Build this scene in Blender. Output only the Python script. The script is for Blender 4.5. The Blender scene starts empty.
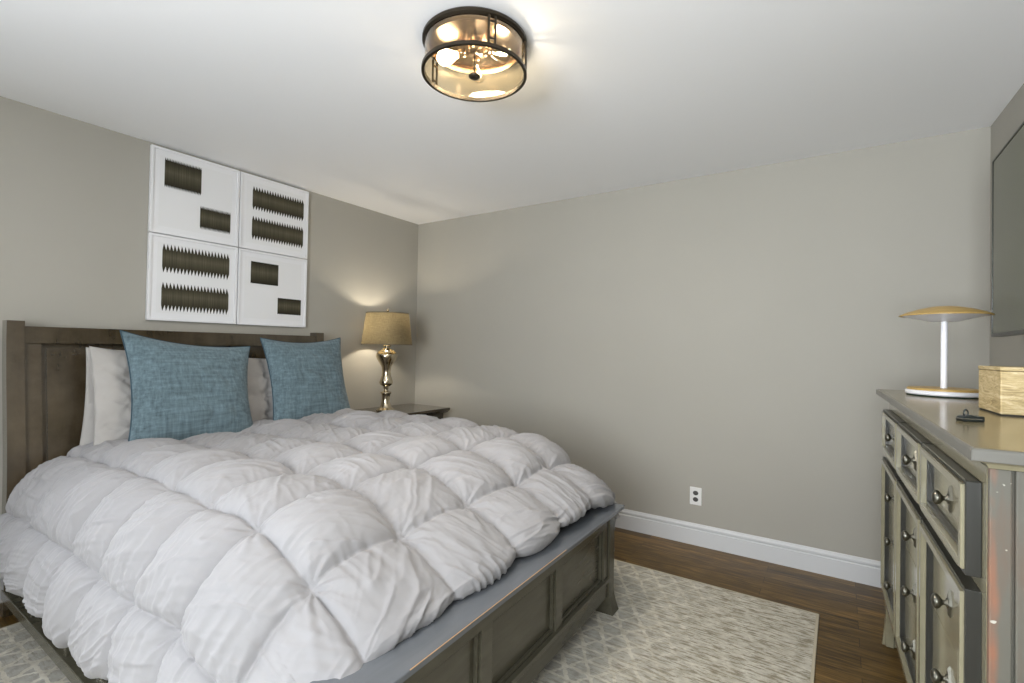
import bpy, bmesh, math, random
import numpy as np
from mathutils import Vector, Matrix

S = bpy.context.scene
COL = S.collection
PI = math.pi
rng = random.Random(4)

# ------------------------------------------------------------------ camera
F_PX = 490.64
right = Vector((0.83161, 0.55506, 0.01826)); up = Vector((-0.00773, -0.0213, 0.99974)); fwd = Vector((-0.5553, 0.83154, 0.01342))
cd = bpy.data.cameras.new('camera'); cam = bpy.data.objects.new('camera', cd); COL.objects.link(cam)
cd.sensor_width = 36.0; cd.lens = F_PX / 1024 * 36.0; cd.clip_start = 0.02
M = Matrix((right, up, -fwd)).transposed().to_4x4(); M.translation = Vector((3.3669, -3.3897, 1.2724))
cam.matrix_world = M
S.camera = cam

# ------------------------------------------------------------------ world, light, exposure
S.view_settings.view_transform = 'Standard'; S.view_settings.look = 'None'
S.view_settings.gamma = 1.0; S.view_settings.use_curve_mapping = False
S.view_settings.exposure = 0.64
w = bpy.data.worlds.new('world'); S.world = w; w.use_nodes = True
bg = w.node_tree.nodes['Background']; bg.inputs[0].default_value = (0.80, 0.88, 1.0, 1); bg.inputs[1].default_value = 1.0

def area(name, loc, rot, sx, sy, power, color):
    l = bpy.data.lights.new(name, 'AREA'); l.shape = 'RECTANGLE'; l.size = sx; l.size_y = sy
    l.energy = power; l.color = color
    o = bpy.data.objects.new(name, l); COL.objects.link(o); o.location = loc; o.rotation_euler = rot
    return o
YB = -5.0      # back wall
WINS = [(2.20, 3.90)]; WZ0, WZ1 = 0.75, 2.15
for k, (a, b) in enumerate(WINS):      # daylight falling in through the window of the back wall
    area('window_daylight', ((a+b)/2, YB-0.30, (WZ0+WZ1)/2), (PI/2, 0, 0), b-a, WZ1-WZ0, 100, (0.90, 0.95, 0.985))
# unseen upward light added outside, aimed through the window to brighten the ceiling
area('ground_bounce_daylight', (2.4, -8.2, 0.0), (math.radians(112), 0, 0), 5.0, 2.4, 380, (0.90, 0.95, 1.0))
LWY = (-4.60, -3.30)      # unseen window added in the left wall to brighten the right wall
lw_ = area('window_daylight', (-0.30, sum(LWY)/2, (WZ0+WZ1)/2+.1), (math.radians(80), 0, -PI/2), LWY[1]-LWY[0], WZ1-WZ0, 30, (0.92, 0.955, 0.985))
lw_.data.spread = math.radians(110)     # narrowed to keep this added light off the ceiling
def point(name, loc, power, color, r=0.03):
    l = bpy.data.lights.new(name, 'POINT'); l.energy = power; l.color = color; l.shadow_soft_size = r
    o = bpy.data.objects.new(name, l); COL.objects.link(o); o.location = loc
    return o

# ------------------------------------------------------------------ materials
def mat(name, color=(.5,.5,.5), rough=.5, metal=0., spec=.5, **kw):
    m = bpy.data.materials.new(name); m.use_nodes = True
    b = m.node_tree.nodes['Principled BSDF']
    b.inputs['Base Color'].default_value = (*color, 1); b.inputs['Roughness'].default_value = rough
    b.inputs['Metallic'].default_value = metal; b.inputs['Specular IOR Level'].default_value = spec
    for k, v in kw.items(): b.inputs[k.replace('_', ' ')].default_value = v
    return m
def nd(m, t, **kw):
    n = m.node_tree.nodes.new(t)
    for k, v in kw.items(): setattr(n, k, v)
    return n
def lk(m, a, b): m.node_tree.links.new(a, b)
def P(m): return m.node_tree.nodes['Principled BSDF']
def coords(m, scale=(1,1,1), kind='Object', rot=(0,0,0)):
    t = nd(m, 'ShaderNodeTexCoord'); mp = nd(m, 'ShaderNodeMapping'); mp.inputs['Scale'].default_value = scale; mp.inputs['Rotation'].default_value = rot
    lk(m, t.outputs[kind], mp.inputs['Vector']); return mp.outputs['Vector']
def noise(m, vec, scale, detail=4, rough=.55, dist=0):
    n = nd(m, 'ShaderNodeTexNoise'); n.inputs['Scale'].default_value = scale; n.inputs['Detail'].default_value = detail
    n.inputs['Roughness'].default_value = rough; n.inputs['Distortion'].default_value = dist
    lk(m, vec, n.inputs['Vector']); return n.outputs['Fac']
def ramp(m, fac, stops, interp='LINEAR'):
    r = nd(m, 'ShaderNodeValToRGB'); r.color_ramp.interpolation = interp; e = r.color_ramp.elements
    while len(e) < len(stops): e.new(.5)
    for i, (p, c) in enumerate(stops): e[i].position = p; e[i].color = (*c, 1) if len(c) == 3 else c
    lk(m, fac, r.inputs[0]); return r.outputs[0]
def mix(m, fac, a, b, mode='MIX'):
    n = nd(m, 'ShaderNodeMix', data_type='RGBA', blend_type=mode)
    for s, v in ((0, fac), (6, a), (7, b)):
        if hasattr(v, 'is_output'): lk(m, v, n.inputs[s])
        else: n.inputs[s].default_value = v if s == 0 else (*v, 1)
    return n.outputs[2]
def math_(m, op, a, b=0.):
    n = nd(m, 'ShaderNodeMath', operation=op)
    for i, v in enumerate((a, b)):
        if hasattr(v, 'is_output'): lk(m, v, n.inputs[i])
        else: n.inputs[i].default_value = v
    return n.outputs[0]
def bump(m, h, strength, dist=.01):
    n = nd(m, 'ShaderNodeBump'); n.inputs['Strength'].default_value = strength; n.inputs['Distance'].default_value = dist
    lk(m, h, n.inputs['Height']); lk(m, n.outputs[0], P(m).inputs['Normal'])
def basecol(m, c): lk(m, c, P(m).inputs['Base Color'])
def rr(m, fac, lo, hi): 
    n = nd(m, 'ShaderNodeMapRange'); lk(m, fac, n.inputs[0]); n.inputs[3].default_value = lo; n.inputs[4].default_value = hi
    lk(m, n.outputs[0], P(m).inputs['Roughness'])

WALL = mat('wall_paint', rough=.6, spec=.25)
v = coords(WALL); basecol(WALL, ramp(WALL, noise(WALL, v, 1.2, 2), [(.3, (.380,.363,.320)), (.7, (.395,.377,.333))]))
bump(WALL, noise(WALL, v, 160, 3), .06, .002)
CEIL = mat('ceiling_paint', (.93,.935,.95), .8, spec=.15)
v = coords(CEIL); bump(CEIL, noise(CEIL, v, 120, 3), .05, .002)
TRIM = mat('white_trim_paint', (.62,.625,.635), .35, spec=.4)
v = coords(TRIM); bump(TRIM, noise(TRIM, v, 30, 2), .02, .002)

FLOOR = mat('walnut_floor', rough=.32, spec=.3)
v = coords(FLOOR)
br = nd(FLOOR, 'ShaderNodeTexBrick', offset=.37, offset_frequency=2); lk(FLOOR, v, br.inputs['Vector'])
br.inputs['Scale'].default_value = 1; br.inputs['Brick Width'].default_value = 1.15; br.inputs['Row Height'].default_value = .083
br.inputs['Mortar Size'].default_value = .0012; br.inputs['Bias'].default_value = 0.0
br.inputs['Color1'].default_value = (0,0,0,1); br.inputs['Color2'].default_value = (1,1,1,1); br.inputs['Mortar'].default_value = (.5,.5,.5,1)
vs = coords(FLOOR, (1.3, 16, 1))
sepb = nd(FLOOR, 'ShaderNodeSeparateColor'); lk(FLOOR, br.outputs['Color'], sepb.inputs[0])
vo = nd(FLOOR, 'ShaderNodeVectorMath', operation='ADD'); lk(FLOOR, vs, vo.inputs[0])
cx = nd(FLOOR, 'ShaderNodeCombineXYZ'); lk(FLOOR, math_(FLOOR, 'MULTIPLY', sepb.outputs[0], 13.), cx.inputs[0]); lk(FLOOR, cx.outputs[0], vo.inputs[1])
g = noise(FLOOR, vo.outputs[0], 2.6, 7, .62, 1.4)
c1 = ramp(FLOOR, g, [(.30, (.038,.019,.004)), (.5, (.130,.076,.018)), (.68, (.27,.165,.050))])
c2 = ramp(FLOOR, sepb.outputs[0], [(0, (.62,.60,.58)), (1, (1.15,1.1,1.05))])
c3 = mix(FLOOR, 1., c1, c2, 'MULTIPLY')
basecol(FLOOR, mix(FLOOR, br.outputs['Fac'], c3, (.02,.012,.006)))
bump(FLOOR, g, .12, .003); rr(FLOOR, g, .26, .42)

RUG = mat('distressed_rug', rough=.95, spec=.1)
v = coords(RUG)
sx = nd(RUG, 'ShaderNodeSeparateXYZ'); lk(RUG, v, sx.inputs[0])
warp = noise(RUG, v, 13, 4, .65); warp2 = noise(RUG, coords(RUG, (1,1.1,1)), 16, 3)
def tri(a, b, per, thr):
    s = math_(RUG, 'ADD', math_(RUG, 'MULTIPLY', sx.outputs[0], a/per), math_(RUG, 'MULTIPLY', sx.outputs[1], b/per))
    s = math_(RUG, 'ADD', s, math_(RUG, 'MULTIPLY', warp, .55))
    f = math_(RUG, 'ABSOLUTE', math_(RUG, 'SUBTRACT', math_(RUG, 'FRACT', s), .5))
    return math_(RUG, 'LESS_THAN', f, thr)
l1 = tri(1.0, .62, .11, .085); l2 = tri(-1.0, .62, .11, .075); l3 = tri(0., 1., .075, .085)
lines = math_(RUG, 'MAXIMUM', math_(RUG, 'MAXIMUM', l1, l2), l3)
wear = noise(RUG, v, 3.2, 5, .65)
streak = noise(RUG, coords(RUG, (9, 48, 1)), 1.5, 5, .75)
wv = ramp(RUG, wear, [(.38, (0,0,0)), (.56, (1,1,1))])
st = ramp(RUG, streak, [(.42, (0,0,0)), (.52, (1,1,1))])
grey = ramp(RUG, noise(RUG, v, 30, 4), [(.3, (.29,.275,.245)), (.7, (.44,.425,.385))])
cream = ramp(RUG, noise(RUG, v, 22, 4), [(.3, (.46,.425,.345)), (.7, (.68,.65,.565))])
lf = math_(RUG, 'MULTIPLY', lines, 1.0)
base = mix(RUG, lf, grey, cream)
tone = mix(RUG, st, (.25,.215,.15), cream)
base2 = mix(RUG, math_(RUG, 'MULTIPLY', wv, .35), base, tone)
bx = nd(RUG, 'ShaderNodeMapRange'); lk(RUG, sx.outputs[0], bx.inputs[0]); bx.inputs[1].default_value = .55; bx.inputs[2].default_value = 1.1
pale = mix(RUG, math_(RUG, 'MULTIPLY', bx.outputs[0], .85), base2, tone)
basecol(RUG, pale)
bump(RUG, noise(RUG, v, 420, 2), .5, .004)
RUGEDGE = mat('rug_binding', (.50,.45,.34), .9, spec=.1)

def wood(name, dark, light, rough=(.25,.42), scale=(1.5,14,14), mott=None, bstr=.08):
    m = mat(name, spec=.5); v = coords(m, scale); g = noise(m, v, 2.4, 6, .6, .6)
    c = ramp(m, g, [(.3, dark), (.7, light)])
    mo = noise(m, coords(m), 3.5, 6, .6)
    if mott: c = mix(m, ramp(m, mo, [(.40, (0,0,0)), (.75, (1,1,1))]), c, mott)
    basecol(m, c); rr(m, mo, *rough); bump(m, g, bstr, .002); return m
ESP = wood('espresso_wood', (.026,.018,.009), (.055,.039,.020), (.16,.30), (10,1.5,10), (.060,.042,.026))
ESPV = wood('espresso_wood_upright', (.026,.018,.009), (.050,.035,.018), (.14,.28), (10,10,1.5), (.090,.068,.042))
for m_ in (ESP, ESPV): P(m_).inputs['Coat Weight'].default_value = .8; P(m_).inputs['Coat Roughness'].default_value = .18
BEDF = wood('grey_brown_wood', (.060,.055,.038), (.082,.076,.054), (.18,.25), (10,1.5,10), None, .004)  # bed wood, with the grey of reflections put into its colour
CAPW = wood('polished_cap_wood', (.115,.124,.137), (.138,.147,.162), (.10,.15), (10,1.5,10), None, .01)  # bluish daylight reflection is put into this wood's colour
WORN = mat('worn_raw_edge', (.45,.27,.13), .6)
DRS = wood('taupe_stained_wood', (.235,.215,.140), (.275,.250,.168), (.16,.26), (10,1.5,10), None, .015)
P(DRS).inputs['Coat Weight'].default_value = .6; P(DRS).inputs['Coat Roughness'].default_value = .12
DTOP = wood('taupe_polished_top', (.20,.160,.082), (.235,.19,.105), (.14,.20), (10,1.5,10), None, .01)
P(DTOP).inputs['Specular IOR Level'].default_value = .35
DEDGE = mat('dark_antiqued_edge', (.028,.028,.024), .3)  # near-black strips along the outer and inner edges of drawer frames
# antiqued near end: patches worn through to red-brown
DEND = mat('antiqued_end_panel', spec=.5); v = coords(DEND, (1,1,1))
c = ramp(DEND, noise(DEND, coords(DEND, (9,3,1.6)), 2.3, 5, .65), [(.45, (.125,.120,.100)), (.66, (.14,.105,.080)), (.80, (.22,.11,.07))])
sxe = nd(DEND, 'ShaderNodeSeparateXYZ'); lk(DEND, v, sxe.inputs[0])
fx = nd(DEND, 'ShaderNodeMapRange'); lk(DEND, sxe.outputs[0], fx.inputs[0]); fx.inputs[1].default_value = .080; fx.inputs[2].default_value = .052
wn = ramp(DEND, math_(DEND, 'MULTIPLY', noise(DEND, coords(DEND, (6,2,2.2)), 2.0, 4, .6), fx.outputs[0]), [(.40, (0,0,0)), (.60, (1,1,1))])
c = mix(DEND, wn, c, (.25,.12,.075))
sp = ramp(DEND, noise(DEND, v, 60, 1), [(.76, (0,0,0)), (.78, (1,1,1))])
basecol(DEND, mix(DEND, sp, c, (.5,.48,.42))); P(DEND).inputs['Roughness'].default_value = .28
bump(DEND, noise(DEND, v, 25, 4), .08, .003)
PEWTER = mat('dark_pewter_knob', (.16,.155,.13), .32, 1.0)
v = coords(PEWTER); bump(PEWTER, noise(PEWTER, v, 90, 3), .3, .002)

def fabric(name, c0, c1, sc, bstr, rough=.9, weave=0., sheen=.2):
    m = mat(name, rough=rough, spec=.15); v = coords(m)
    P(m).inputs['Sheen Weight'].default_value = sheen
    n = noise(m, v, sc, 4, .6); c = ramp(m, n, [(.3, c0), (.7, c1)]); h = noise(m, v, sc*6, 3)
    if weave:
        a = noise(m, coords(m, (weave, weave*.06, weave)), 1, 3, .7); b = noise(m, coords(m, (weave, weave, weave*.06)), 1, 3, .7)
        w_ = math_(m, 'MULTIPLY', math_(m, 'ADD', a, b), .5)
        c = mix(m, ramp(m, w_, [(.36, (0,0,0)), (.64, (1,1,1))]), tuple(x*.72 for x in c0), tuple(min(1,x*1.28) for x in c1)); h = w_
    basecol(m, c); bump(m, h, bstr, .003); return m
BLUE = fabric('slate_blue_linen', (.094,.136,.158), (.125,.178,.204), 5, .5, weave=70)
DUVET = fabric('white_cotton_duvet', (.300,.293,.300), (.322,.315,.322), 3, .10, .75, sheen=.1)
SHAM = fabric('cream_cotton_sham', (.38,.362,.345), (.41,.39,.37), 4, .08, .8, sheen=.1)
MATT = fabric('grey_mattress_cover', (.25,.27,.31), (.30,.32,.36), 4, .05)
PIPE = mat('dark_blue_piping', (.05,.085,.11), .85, spec=.1)

METG = mat('champagne_metal', (.62,.54,.40), .16, 1.0)
v = coords(METG); bump(METG, noise(METG, v, 40, 2), .04, .002)
BRONZE = mat('oil_rubbed_bronze', (.050,.040,.028), .35, .8)
BRASS = mat('brushed_brass_pan', (.62,.49,.36), .22, 1.0)
v = coords(BRASS, (1,1,1)); bump(BRASS, noise(BRASS, v, 30, 3), .05, .002)
def thin_glass(name, tint, refl=1.0):
    m = bpy.data.materials.new(name); m.use_nodes = True; nt = m.node_tree; nt.nodes.clear()
    o = nt.nodes.new('ShaderNodeOutputMaterial'); t = nt.nodes.new('ShaderNodeBsdfTransparent'); g = nt.nodes.new('ShaderNodeBsdfGlossy')
    lw = nt.nodes.new('ShaderNodeLayerWeight'); lw.inputs[0].default_value = .5
    pw = nt.nodes.new('ShaderNodeMath'); pw.operation = 'POWER'; pw.inputs[1].default_value = 4.0; nt.links.new(lw.outputs['Facing'], pw.inputs[0])
    f = nt.nodes.new('ShaderNodeMath'); f.operation = 'MULTIPLY_ADD'; f.inputs[1].default_value = .9; f.inputs[2].default_value = .05; nt.links.new(pw.outputs[0], f.inputs[0]); mx = nt.nodes.new('ShaderNodeMixShader')
    t.inputs[0].default_value = (*tint, 1); g.inputs['Roughness'].default_value = .03; g.inputs[0].default_value = (refl,)*3+(1,)
    nt.links.new(f.outputs[0], mx.inputs[0]); nt.links.new(t.outputs[0], mx.inputs[1]); nt.links.new(g.outputs[0], mx.inputs[2]); nt.links.new(mx.outputs[0], o.inputs[0])
    return m
GLASS = thin_glass('clear_glass', (.95,.87,.71))  # warm glow of the bulbs is put into the glass tint
WINGL = thin_glass('window_glass', (.99,.99,.99))
BULBG = thin_glass('bulb_glass', (.97,.96,.92))
def emis(name, col, st):
    m = mat(name, (.8,.8,.8)); P(m).inputs['Emission Color'].default_value = (*col, 1); P(m).inputs['Emission Strength'].default_value = st; return m
FILA = emis('glowing_filament', (1.,.80,.50), 60)
LITB = emis('lit_bulb', (1.,.85,.62), 6)
# lampshade: woven fabric letting some light through
SHADE = bpy.data.materials.new('burlap_shade'); SHADE.use_nodes = True; b = P(SHADE)
v = coords(SHADE, (260,260,20)); v2 = coords(SHADE, (20,20,260))
wv_ = math_(SHADE, 'MULTIPLY', math_(SHADE, 'ADD', noise(SHADE, v, 1, 2), noise(SHADE, v2, 1, 2)), .5)
cc = ramp(SHADE, wv_, [(.35, (.125,.098,.052)), (.65, (.215,.172,.095))])
basecol(SHADE, cc); b.inputs['Roughness'].default_value = .9; bump(SHADE, wv_, .4, .002)
tr = nd(SHADE, 'ShaderNodeBsdfTranslucent'); lk(SHADE, cc, tr.inputs[0]); ms = nd(SHADE, 'ShaderNodeMixShader'); ms.inputs[0].default_value = .32
out = SHADE.node_tree.nodes['Material Output']; lk(SHADE, b.outputs[0], ms.inputs[1]); lk(SHADE, tr.outputs[0], ms.inputs[2]); lk(SHADE, ms.outputs[0], out.inputs[0])
SHTRIM = mat('dark_shade_trim', (.10,.085,.06), .9)
WHITEP = mat('white_enamel', (.80,.80,.84), .3)
BAMBOO = wood('honey_bamboo', (.42,.27,.075), (.52,.34,.11), (.35,.45), (4,30,4), None, .03)
FELT = mat('dark_green_felt', (.01,.03,.02), .9)
TVF = mat('black_bezel', (.012,.014,.010), .3)
TVS = mat('dark_glossy_screen', (.045,.052,.020), .12, spec=.6)  # olive of the reflected walls is put into the base colour
OUTW = mat('white_plastic_plate', (.78,.77,.75), .35); OUTD = mat('dark_receptacle', (.06,.055,.05), .5)
FRW = mat('white_frame_lacquer', (.80,.80,.82), .4); PAPER = mat('white_print_paper', (.78,.78,.79), .7, spec=.2)
INK = mat('olive_ink', rough=.7, spec=.2); v = coords(INK, (1,1,1), 'Generated')
sz = nd(INK, 'ShaderNodeSeparateXYZ'); lk(INK, v, sz.inputs[0])
lin = noise(INK, coords(INK, (1,220,1)), 1, 1)
c = ramp(INK, sz.outputs[2], [(0, (.016,.015,.009)), (.30, (.070,.062,.038)), (.55, (.125,.112,.074)), (.75, (.070,.062,.038)), (1, (.016,.015,.009))])
basecol(INK, mix(INK, ramp(INK, lin, [(.45, (.55,.55,.55)), (.6, (1,1,1))]), (.02,.018,.012), c))
CLIPM = mat('blackened_clip_metal', (.045,.055,.055), .3, .7); CLIPL = mat('bright_steel_edge', (.6,.6,.58), .25, 1.0)
# straw-coloured textured box
BOX = mat('woven_straw_box', rough=.55, spec=.4); v = coords(BOX, (6,6,38))
n1 = noise(BOX, v, 2.2, 6, .75, 1.2)
basecol(BOX, ramp(BOX, n1, [(.34, (.27,.20,.09)), (.5, (.50,.38,.19)), (.68, (.70,.60,.38))])); bump(BOX, n1, .4, .004)
BLACKF = mat('black_base_liner', (.01,.01,.008), .7)
CURT = mat('window_outside_white', (.8,.8,.8), .9)

# ------------------------------------------------------------------ mesh helpers
def new_obj(name, me, m, parent=None, bev=0, smooth=False, seg=2):
    o = bpy.data.objects.new(name, me); COL.objects.link(o)
    for x in (m if isinstance(m, (list, tuple)) else [m]): me.materials.append(x)
    if parent: o.parent = parent
    if bev:
        b = o.modifiers.new('bevel', 'BEVEL'); b.width = bev; b.segments = seg; b.limit_method = 'ANGLE'; b.angle_limit = .6
    if smooth:
        for p in me.polygons: p.use_smooth = True
    return o
class MB:
    def __init__(s): s.v = []; s.f = []; s.mi = []; s.cur = 0
    def add(s, vs, fs):
        n = len(s.v); s.v += [tuple(x) for x in vs]
        for f in fs: s.f.append([n+i for i in f]); s.mi.append(s.cur)
    def box(s, a, b):
        (x0,y0,z0),(x1,y1,z1) = a, b
        s.add([(x0,y0,z0),(x1,y0,z0),(x1,y1,z0),(x0,y1,z0),(x0,y0,z1),(x1,y0,z1),(x1,y1,z1),(x0,y1,z1)],
              [(0,3,2,1),(4,5,6,7),(0,1,5,4),(1,2,6,5),(2,3,7,6),(3,0,4,7)])
    def prism(s, pts, y0, y1, axis=1):
        """profile pts (p,q) extruded along axis; axis 1: (x,z) along y, 0: (y,z) along x, 2: (x,y) along z"""
        def T(p, q, t): return {1:(p,t,q), 0:(t,p,q), 2:(p,q,t)}[axis]
        n = len(pts); vs = [T(p,q,y0) for p,q in pts] + [T(p,q,y1) for p,q in pts]
        s.add(vs, [tuple(range(n))[::-1], tuple(range(n,2*n))] + [(i,(i+1)%n,n+(i+1)%n,n+i) for i in range(n)])
    def lathe(s, prof, c=(0,0,0), n=48, axis='z', close=True):
        vs = []; m_ = len(prof)
        for k in range(n):
            a = 2*PI*k/n; ca, sa = math.cos(a), math.sin(a)
            for r, h in prof:
                if axis == 'z': vs.append((c[0]+r*ca, c[1]+r*sa, c[2]+h))
                else: vs.append((c[0]-h, c[1]+r*ca, c[2]+r*sa))
        fs = []
        for k in range(n):
            k2 = (k+1) % n
            for j in range(m_-1): fs.append((k*m_+j, k2*m_+j, k2*m_+j+1, k*m_+j+1))
        s.add(vs, fs)
    def tube(s, path, r, n=10):
        path = [Vector(p) for p in path]; rings = []
        for i, p in enumerate(path):
            t = (path[min(i+1,len(path)-1)] - path[max(i-1,0)]).normalized()
            a = t.cross(Vector((0,0,1)));  a = t.cross(Vector((1,0,0))) if a.length < .1 else a
            a.normalize(); b_ = t.cross(a)
            rings.append([p + r*(math.cos(2*PI*k/n)*a + math.sin(2*PI*k/n)*b_) for k in range(n)])
        vs = [q for R_ in rings for q in R_]
        fs = [(i*n+k, i*n+(k+1)%n, (i+1)*n+(k+1)%n, (i+1)*n+k) for i in range(len(path)-1) for k in range(n)]
        fs += [tuple(range(n))[::-1], tuple((len(path)-1)*n+k for k in range(n))]
        s.add(vs, fs)
    def build(s, name, m, parent=None, bev=0, smooth=False, seg=2):
        me = bpy.data.meshes.new(name); me.from_pydata(s.v, [], s.f)
        for p, i in zip(me.polygons, s.mi): p.material_index = i
        bm = bmesh.new(); bm.from_mesh(me); bmesh.ops.remove_doubles(bm, verts=bm.verts, dist=1e-6); bmesh.ops.recalc_face_normals(bm, faces=bm.faces); bm.to_mesh(me); bm.free()
        return new_obj(name, me, m, parent, bev, smooth, seg)
def thing(name, label, cat, loc=(0,0,0), rz=0., group=None):
    o = bpy.data.objects.new(name, None); COL.objects.link(o); o.empty_display_size = .05
    o.location = loc; o.rotation_euler = (0,0,rz); o['label'] = label; o['category'] = cat
    if group: o['group'] = group
    return o
def tag(o, label, cat, group=None):
    o['label'] = label; o['category'] = cat
    if group: o['group'] = group
    return o
def struct(o): o['kind'] = 'structure'; return o
def copy_tree(o, parent=None):
    c = o.copy(); COL.objects.link(c)
    if parent: c.parent = parent
    for ch in list(o.children): copy_tree(ch, c)
    return c
def autosmooth(o, ang=.6):
    for p in o.data.polygons: p.use_smooth = True
    try: o.data.set_sharp_from_angle(angle=ang)
    except Exception: pass
    return o

# ------------------------------------------------------------------ room shell
H = 2.44; XR = 3.995; SL = .035            # right wall runs slightly out of square
def xr(y): return XR - SL*y
b = MB(); b.box((-.15, YB-.15, -.1), (xr(YB)+.15, .15, 0)); struct(b.build('floor', FLOOR))
b = MB(); b.box((-.15, YB-.15, H), (xr(YB)+.15, .15, H+.1)); struct(b.build('ceiling', CEIL))
b = MB(); b.box((-.12, YB-.12, 0), (0, LWY[0], H)); b.box((-.12, LWY[1], 0), (0, 0, H)); b.box((-.12, LWY[0], 0), (0, LWY[1], WZ0)); b.box((-.12, LWY[0], WZ1), (0, LWY[1], H)); struct(b.build('wall_left', WALL))
b = MB(); b.box((-.12, 0, 0), (XR+.12, .12, H)); struct(b.build('wall_far', WALL))
b = MB(); b.prism([(XR,0),(XR+.12,0),(xr(YB)+.12,YB-.12),(xr(YB),YB-.12)], 0, H, 2); struct(b.build('wall_right', WALL))
b = MB(); yb0, yb1 = YB-.12, YB
xs = [0, WINS[0][0], WINS[0][1], xr(YB)]
for i in (0,2): b.box((xs[i],yb0,0),(xs[i+1],yb1,H))
for i in (1,): b.box((xs[i],yb0,0),(xs[i+1],yb1,WZ0)); b.box((xs[i],yb0,WZ1),(xs[i+1],yb1,H))
struct(b.build('wall_back', WALL))
for k, (a, c_) in enumerate(WINS):
    b = MB()
    for z0, z1 in ((WZ0, WZ0+.05), (WZ1-.05, WZ1), ((WZ0+WZ1)/2-.02, (WZ0+WZ1)/2+.02)): b.box((a, YB-.08, z0), (c_, YB-.03, z1))
    for x0 in (a, c_-.05): b.box((x0, YB-.08, WZ0), (x0+.05, YB-.03, WZ1))
    for z0, z1, x0, x1 in ((WZ0-.09, WZ0, a-.09, c_+.09), (WZ1, WZ1+.09, a-.09, c_+.09), (WZ0, WZ1, a-.09, a), (WZ0, WZ1, c_, c_+.09)): b.box((x0, YB, z0), (x1, YB+.018, z1))
    o = struct(b.build('window_%d' % (k+1), TRIM, bev=.003))
    g_ = MB(); g_.box((a+.05, YB-.057, WZ0+.05), (c_-.05, YB-.053, WZ1-.05)); g_.build('pane', WINGL, o)
b = MB(); a, c_ = LWY  # unseen left-wall window, added for the light it lets in
for z0, z1 in ((WZ0, WZ0+.05), (WZ1-.05, WZ1), ((WZ0+WZ1)/2-.02, (WZ0+WZ1)/2+.02)): b.box((-.08, a, z0), (-.03, c_, z1))
for y0 in (a, c_-.05): b.box((-.08, y0, WZ0), (-.03, y0+.05, WZ1))
for z0, z1, y0, y1 in ((WZ0-.09, WZ0, a-.09, c_+.09), (WZ1, WZ1+.09, a-.09, c_+.09), (WZ0, WZ1, a-.09, a), (WZ0, WZ1, c_, c_+.09)): b.box((0, y0, z0), (.018, y1, z1))
o = struct(b.build('window_2', TRIM, bev=.003))
g_ = MB(); g_.box((-.057, a+.05, WZ0+.05), (-.053, c_-.05, WZ1-.05)); g_.build('pane', WINGL, o)
# baseboards with a moulded cap
prof = [(0,0),(.016,0),(.016,.098),(.011,.102),(.011,.108),(.016,.113),(.015,.122),(.008,.130),(.005,.138),(0,.138)]
b = MB(); b.prism([(-p, q) for p, q in prof], .0, XR, 0); struct(autosmooth(b.build('baseboard_far', TRIM)))
b = MB(); b.prism([(p, q) for p, q in prof], YB, 0, 1); struct(autosmooth(b.build('baseboard_left', TRIM)))
b = MB(); b.prism([(-p, q) for p, q in prof], YB, 0, 1); o = struct(autosmooth(b.build('baseboard_right', TRIM))); o.location = (XR,0,0); o.rotation_euler = (0,0,0)
for vv in o.data.vertices: vv.co.x += -SL*vv.co.y

# ------------------------------------------------------------------ rug
RX0, RX1, RY0, RY1 = .33, 3.295, -4.7, -.553
rug = thing('area_rug', 'large cream and grey distressed area rug lying under the bed', 'rug', (1.81, -2.38, 0))
b = MB(); b.box((RX0-1.81+.012, RY0+2.38+.012, 0), (RX1-1.81-.012, RY1+2.38-.012, .011)); b.build('pile', RUG, rug, bev=.002)
b = MB()
for a, c_ in (((RX0,RY0),(RX0+.016,RY1)), ((RX1-.016,RY0),(RX1,RY1)), ((RX0+.016,RY1-.016),(RX1-.016,RY1)), ((RX0+.016,RY0),(RX1-.016,RY0+.016))):
    b.box((a[0]-1.81, a[1]+2.38, 0), (c_[0]-1.81, c_[1]+2.38, .010))
b.build('binding', RUGEDGE, rug, bev=.003)

# ------------------------------------------------------------------ bed
RZ = .011
bed = thing('bed', 'dark wood panel bed with tall headboard and low footboard', 'bed', (0,0,0))
HY0, HY1 = -2.797, -1.105        # near and far edge of headboard
def hx(z):                       # front face of the headboard curves back towards the wall
    t = min(1, max(0, (z-.55)/.81)); return .215 - .095*t*t*(3-2*t)*.9 - .01*t
def slab(mb, y0, y1, z0, z1, off0, off1, n=14):
    """piece following the curve; off0/off1: back and front offset from the front face"""
    zs = [z0+(z1-z0)*i/n for i in range(n+1)]
    pts = [(hx(z)+off1, z) for z in zs] + [(hx(z)+off0, z) for z in zs[::-1]]
    m_ = len(pts)
    mb.add([(p,y0,q) for p,q in pts]+[(p,y1,q) for p,q in pts], [(i,(i+1)%m_,m_+(i+1)%m_,m_+i) for i in range(m_)])
    for base in (0, m_):
        for i in range(n):
            q_ = (base+i, base+i+1, base+m_-2-i, base+m_-1-i); mb.add([], []); mb.f.append([len(mb.v)-2*m_+j for j in q_]); mb.mi.append(mb.cur)
hb = MB()
slab(hb, HY0+.05, HY1-.05, .25, .42, -.045, -.005)
slab(hb, HY0+.055, HY1-.055, 1.255, 1.335, -.045, .006)                 # top rail
for y0, y1 in ((HY0+.055, HY0+.125), (HY1-.125, HY1-.055), (-2.03, -1.93)): slab(hb, y0, y1, .42, 1.256, -.045, -.004)
head = autosmooth(hb.build('headboard', ESPV, bed))
for y0 in (HY0, HY1-.062):
    pb = MB(); slab(pb, y0, y0+.062, RZ if y0 < -2 else RZ, 1.36, -.062, .016); autosmooth(pb.build('post', ESPV, head))
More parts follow.
